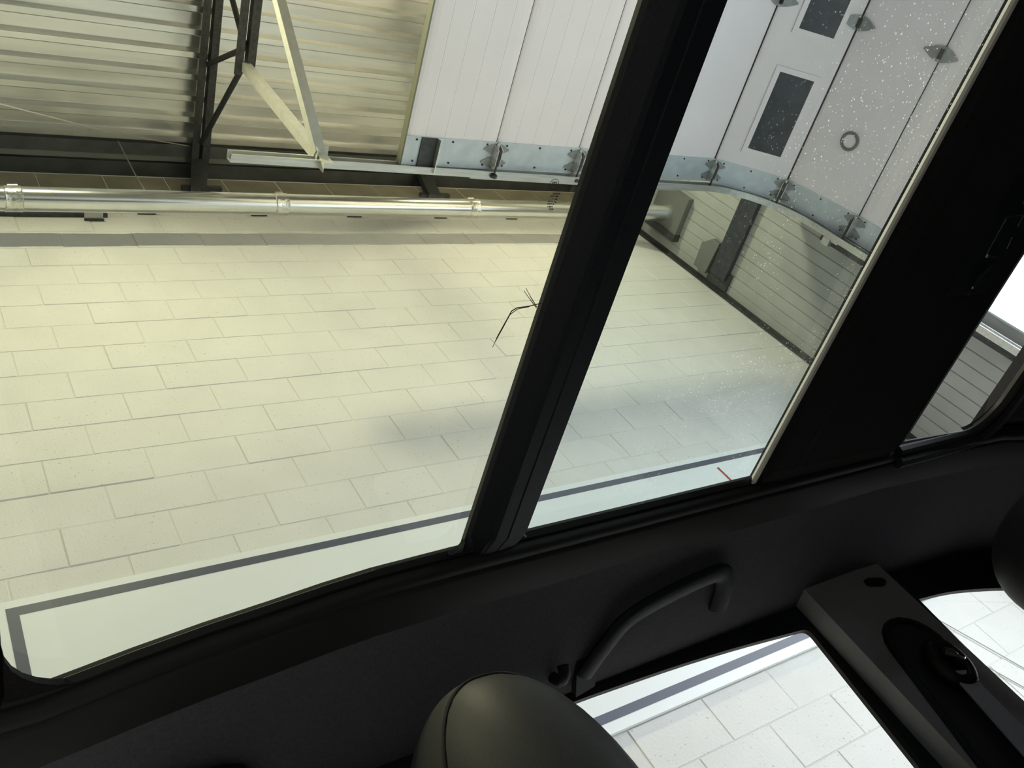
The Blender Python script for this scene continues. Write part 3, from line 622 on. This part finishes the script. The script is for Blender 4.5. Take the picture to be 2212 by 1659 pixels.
# printed marks on the first pane: circled E and rows of tiny lettering
bm = B(); ex, ey = .3485, .1755
box2(bm, (ex-.0016, ey-.0015, ZG+.0045), (ex+.0016, ey-.0011, ZG+.0048))
for q in (-.0016, -.0002, .0012): box2(bm, (ex+q, ey-.0015, ZG+.0045), (ex+q+.0004, ey+.0014, ZG+.0048))
mk('approval_letter', bm, m_dark_hole, car)
bm = B()
for r_ in range(7):
    y_ = .1815 + .0018*r_
    for q in range(6):
        if random.random() < .75: box2(bm, (.3485+.0012*q-.0008*r_*.3, y_, ZG+.0045), (.3485+.0012*q-.0008*r_*.3+random.uniform(.0004, .0009), y_+.0009, ZG+.0048))
lt = mk('small_print', bm, m_print, car); lt['kind'] = 'stuff'
bm = B(); tube(bm, [(.3485+.0033*math.cos(2*math.pi*k/24), .1755+.0033*math.sin(2*math.pi*k/24), ZG+.0048) for k in range(24)], .00018, 5, True); mk('approval_ring', bm, m_dark_hole, car)
bm = B()
for i, (dx, dy) in enumerate(((.357, .1825), (.3572, .1845), (.3574, .1865))): tube(bm, [(dx-.003, dy+.0015, ZG+.0048), (dx-.003, dy+.0015, ZG+.0052)], .0005, 8)
mk('printed_dots', bm, m_dark_hole, car)

# rear seat with headrest, front seat with headrest
def blob(c, h, e=2.6, nu=28, nv=18, rot=None):
    bm = B(); rings = []
    pw = lambda v: math.copysign(abs(v)**(2/e), v)
    for j in range(nv+1):
        ph = -math.pi/2+math.pi*j/nv
        if j in (0, nv): ph *= .985
        r_ = []
        for i in range(nu):
            th = 2*math.pi*i/nu; p = Vector((h[0]*pw(math.cos(ph))*pw(math.cos(th)), h[1]*pw(math.cos(ph))*pw(math.sin(th)), h[2]*pw(math.sin(ph))))
            r_.append(V(c) + (rot @ p if rot else p))
        rings.append(r_)
    loft(bm, rings); return bm
hc, hh, he = (.2853, .5217, .104), (.0699, .1112, .1813), 2.385; hrot = Matrix.Rotation(.0796, 3, 'Y')
mh = mk('headrest', blob(hc, hh, he, 48, 32, hrot), m_leather, car, True); mh['label'] = 'rounded black leather headrest of the rear seat'
def piping(frac):
    pw = lambda v, e=he: math.copysign(abs(v)**(2/e), v); k = (1-abs(frac)**he)**(1/he)
    pts = [V(hc) + hrot @ Vector((hh[0]*k*1.002*pw(math.cos(a)), hh[1]*frac, hh[2]*k*1.002*pw(math.sin(a)))) for a in [2*math.pi*i/64 for i in range(64)]]
    bm = B(); tube(bm, pts, .0016, 8, True); return bm
mk('piping', piping(-.50), m_rubber, mh, True)
for y in (.40, .50):
    bm = B(); tube(bm, [(.235, y+.07, -.16), (.265, y+.07, -.06)], .007, 10); mk('headrest_post', bm, m_chrome, mh, True)
mf = mk('headrest', blob((1.1809, .5496, .2112), (.0592, .1034, .0875), 2.3, 40, 26, Matrix.Rotation(-.14, 3, 'Y')), m_leather, car, True); mf['label'] = 'dark headrest of the front seat'
for y in (.50, .60):
    bm = B(); tube(bm, [(1.12, y, -.05), (1.17, y, .15)], .007, 10); mk('headrest_post', bm, m_chrome, mf, True)
for x0 in (.20, 1.08):
    mk('seat_backrest', blob((x0, .43, -.38), (.09, .25, .34), 4, 24, 16, Matrix.Rotation(math.radians(12), 3, 'Y')), m_leather, car, True)
    mk('seat_cushion', blob((x0+.25, .42, -.74), (.28, .25, .13), 4, 24, 16), m_leather, car, True)

# pine needles lying on the glass against the crossbeam
nd = thing('pine_needles', (.365, .285, ZG+.008), 'forked brown pine needles lying on the glass roof beside the crossbeam', 'needles')
zn = ZG+.0085; k_ = zn/.43
def needle(pts, r):
    bm = B(); tube(bm, [(x*k_, y*k_, zn+d) for x, y, d in pts], r, 6); mk('needle', bm, m_brown, nd, True)
needle([(.388, .277, 0), (.378, .279, .0), (.368, .2805, .001), (.364, .283, .001), (.361, .290, 0), (.3575, .303, 0), (.356, .313, 0)], [.0004, .0004, .0004, .0004, .0003, .0003, .0002])
needle([(.378, .2795, 0), (.369, .2815, .001), (.3635, .286, .001), (.3605, .294, 0), (.357, .308, 0)], [.0003, .0003, .0003, .0003, .0002])
needle([(.385, .281, 0), (.379, .2755, .0), (.373, .270, 0), (.3685, .2655, 0)], [.0003, .0003, .0002, .0002])
needle([(.385, .280, 0), (.378, .273, .0), (.372, .2665, 0), (.3695, .2635, 0)], [.0003, .0003, .0002, .0002])
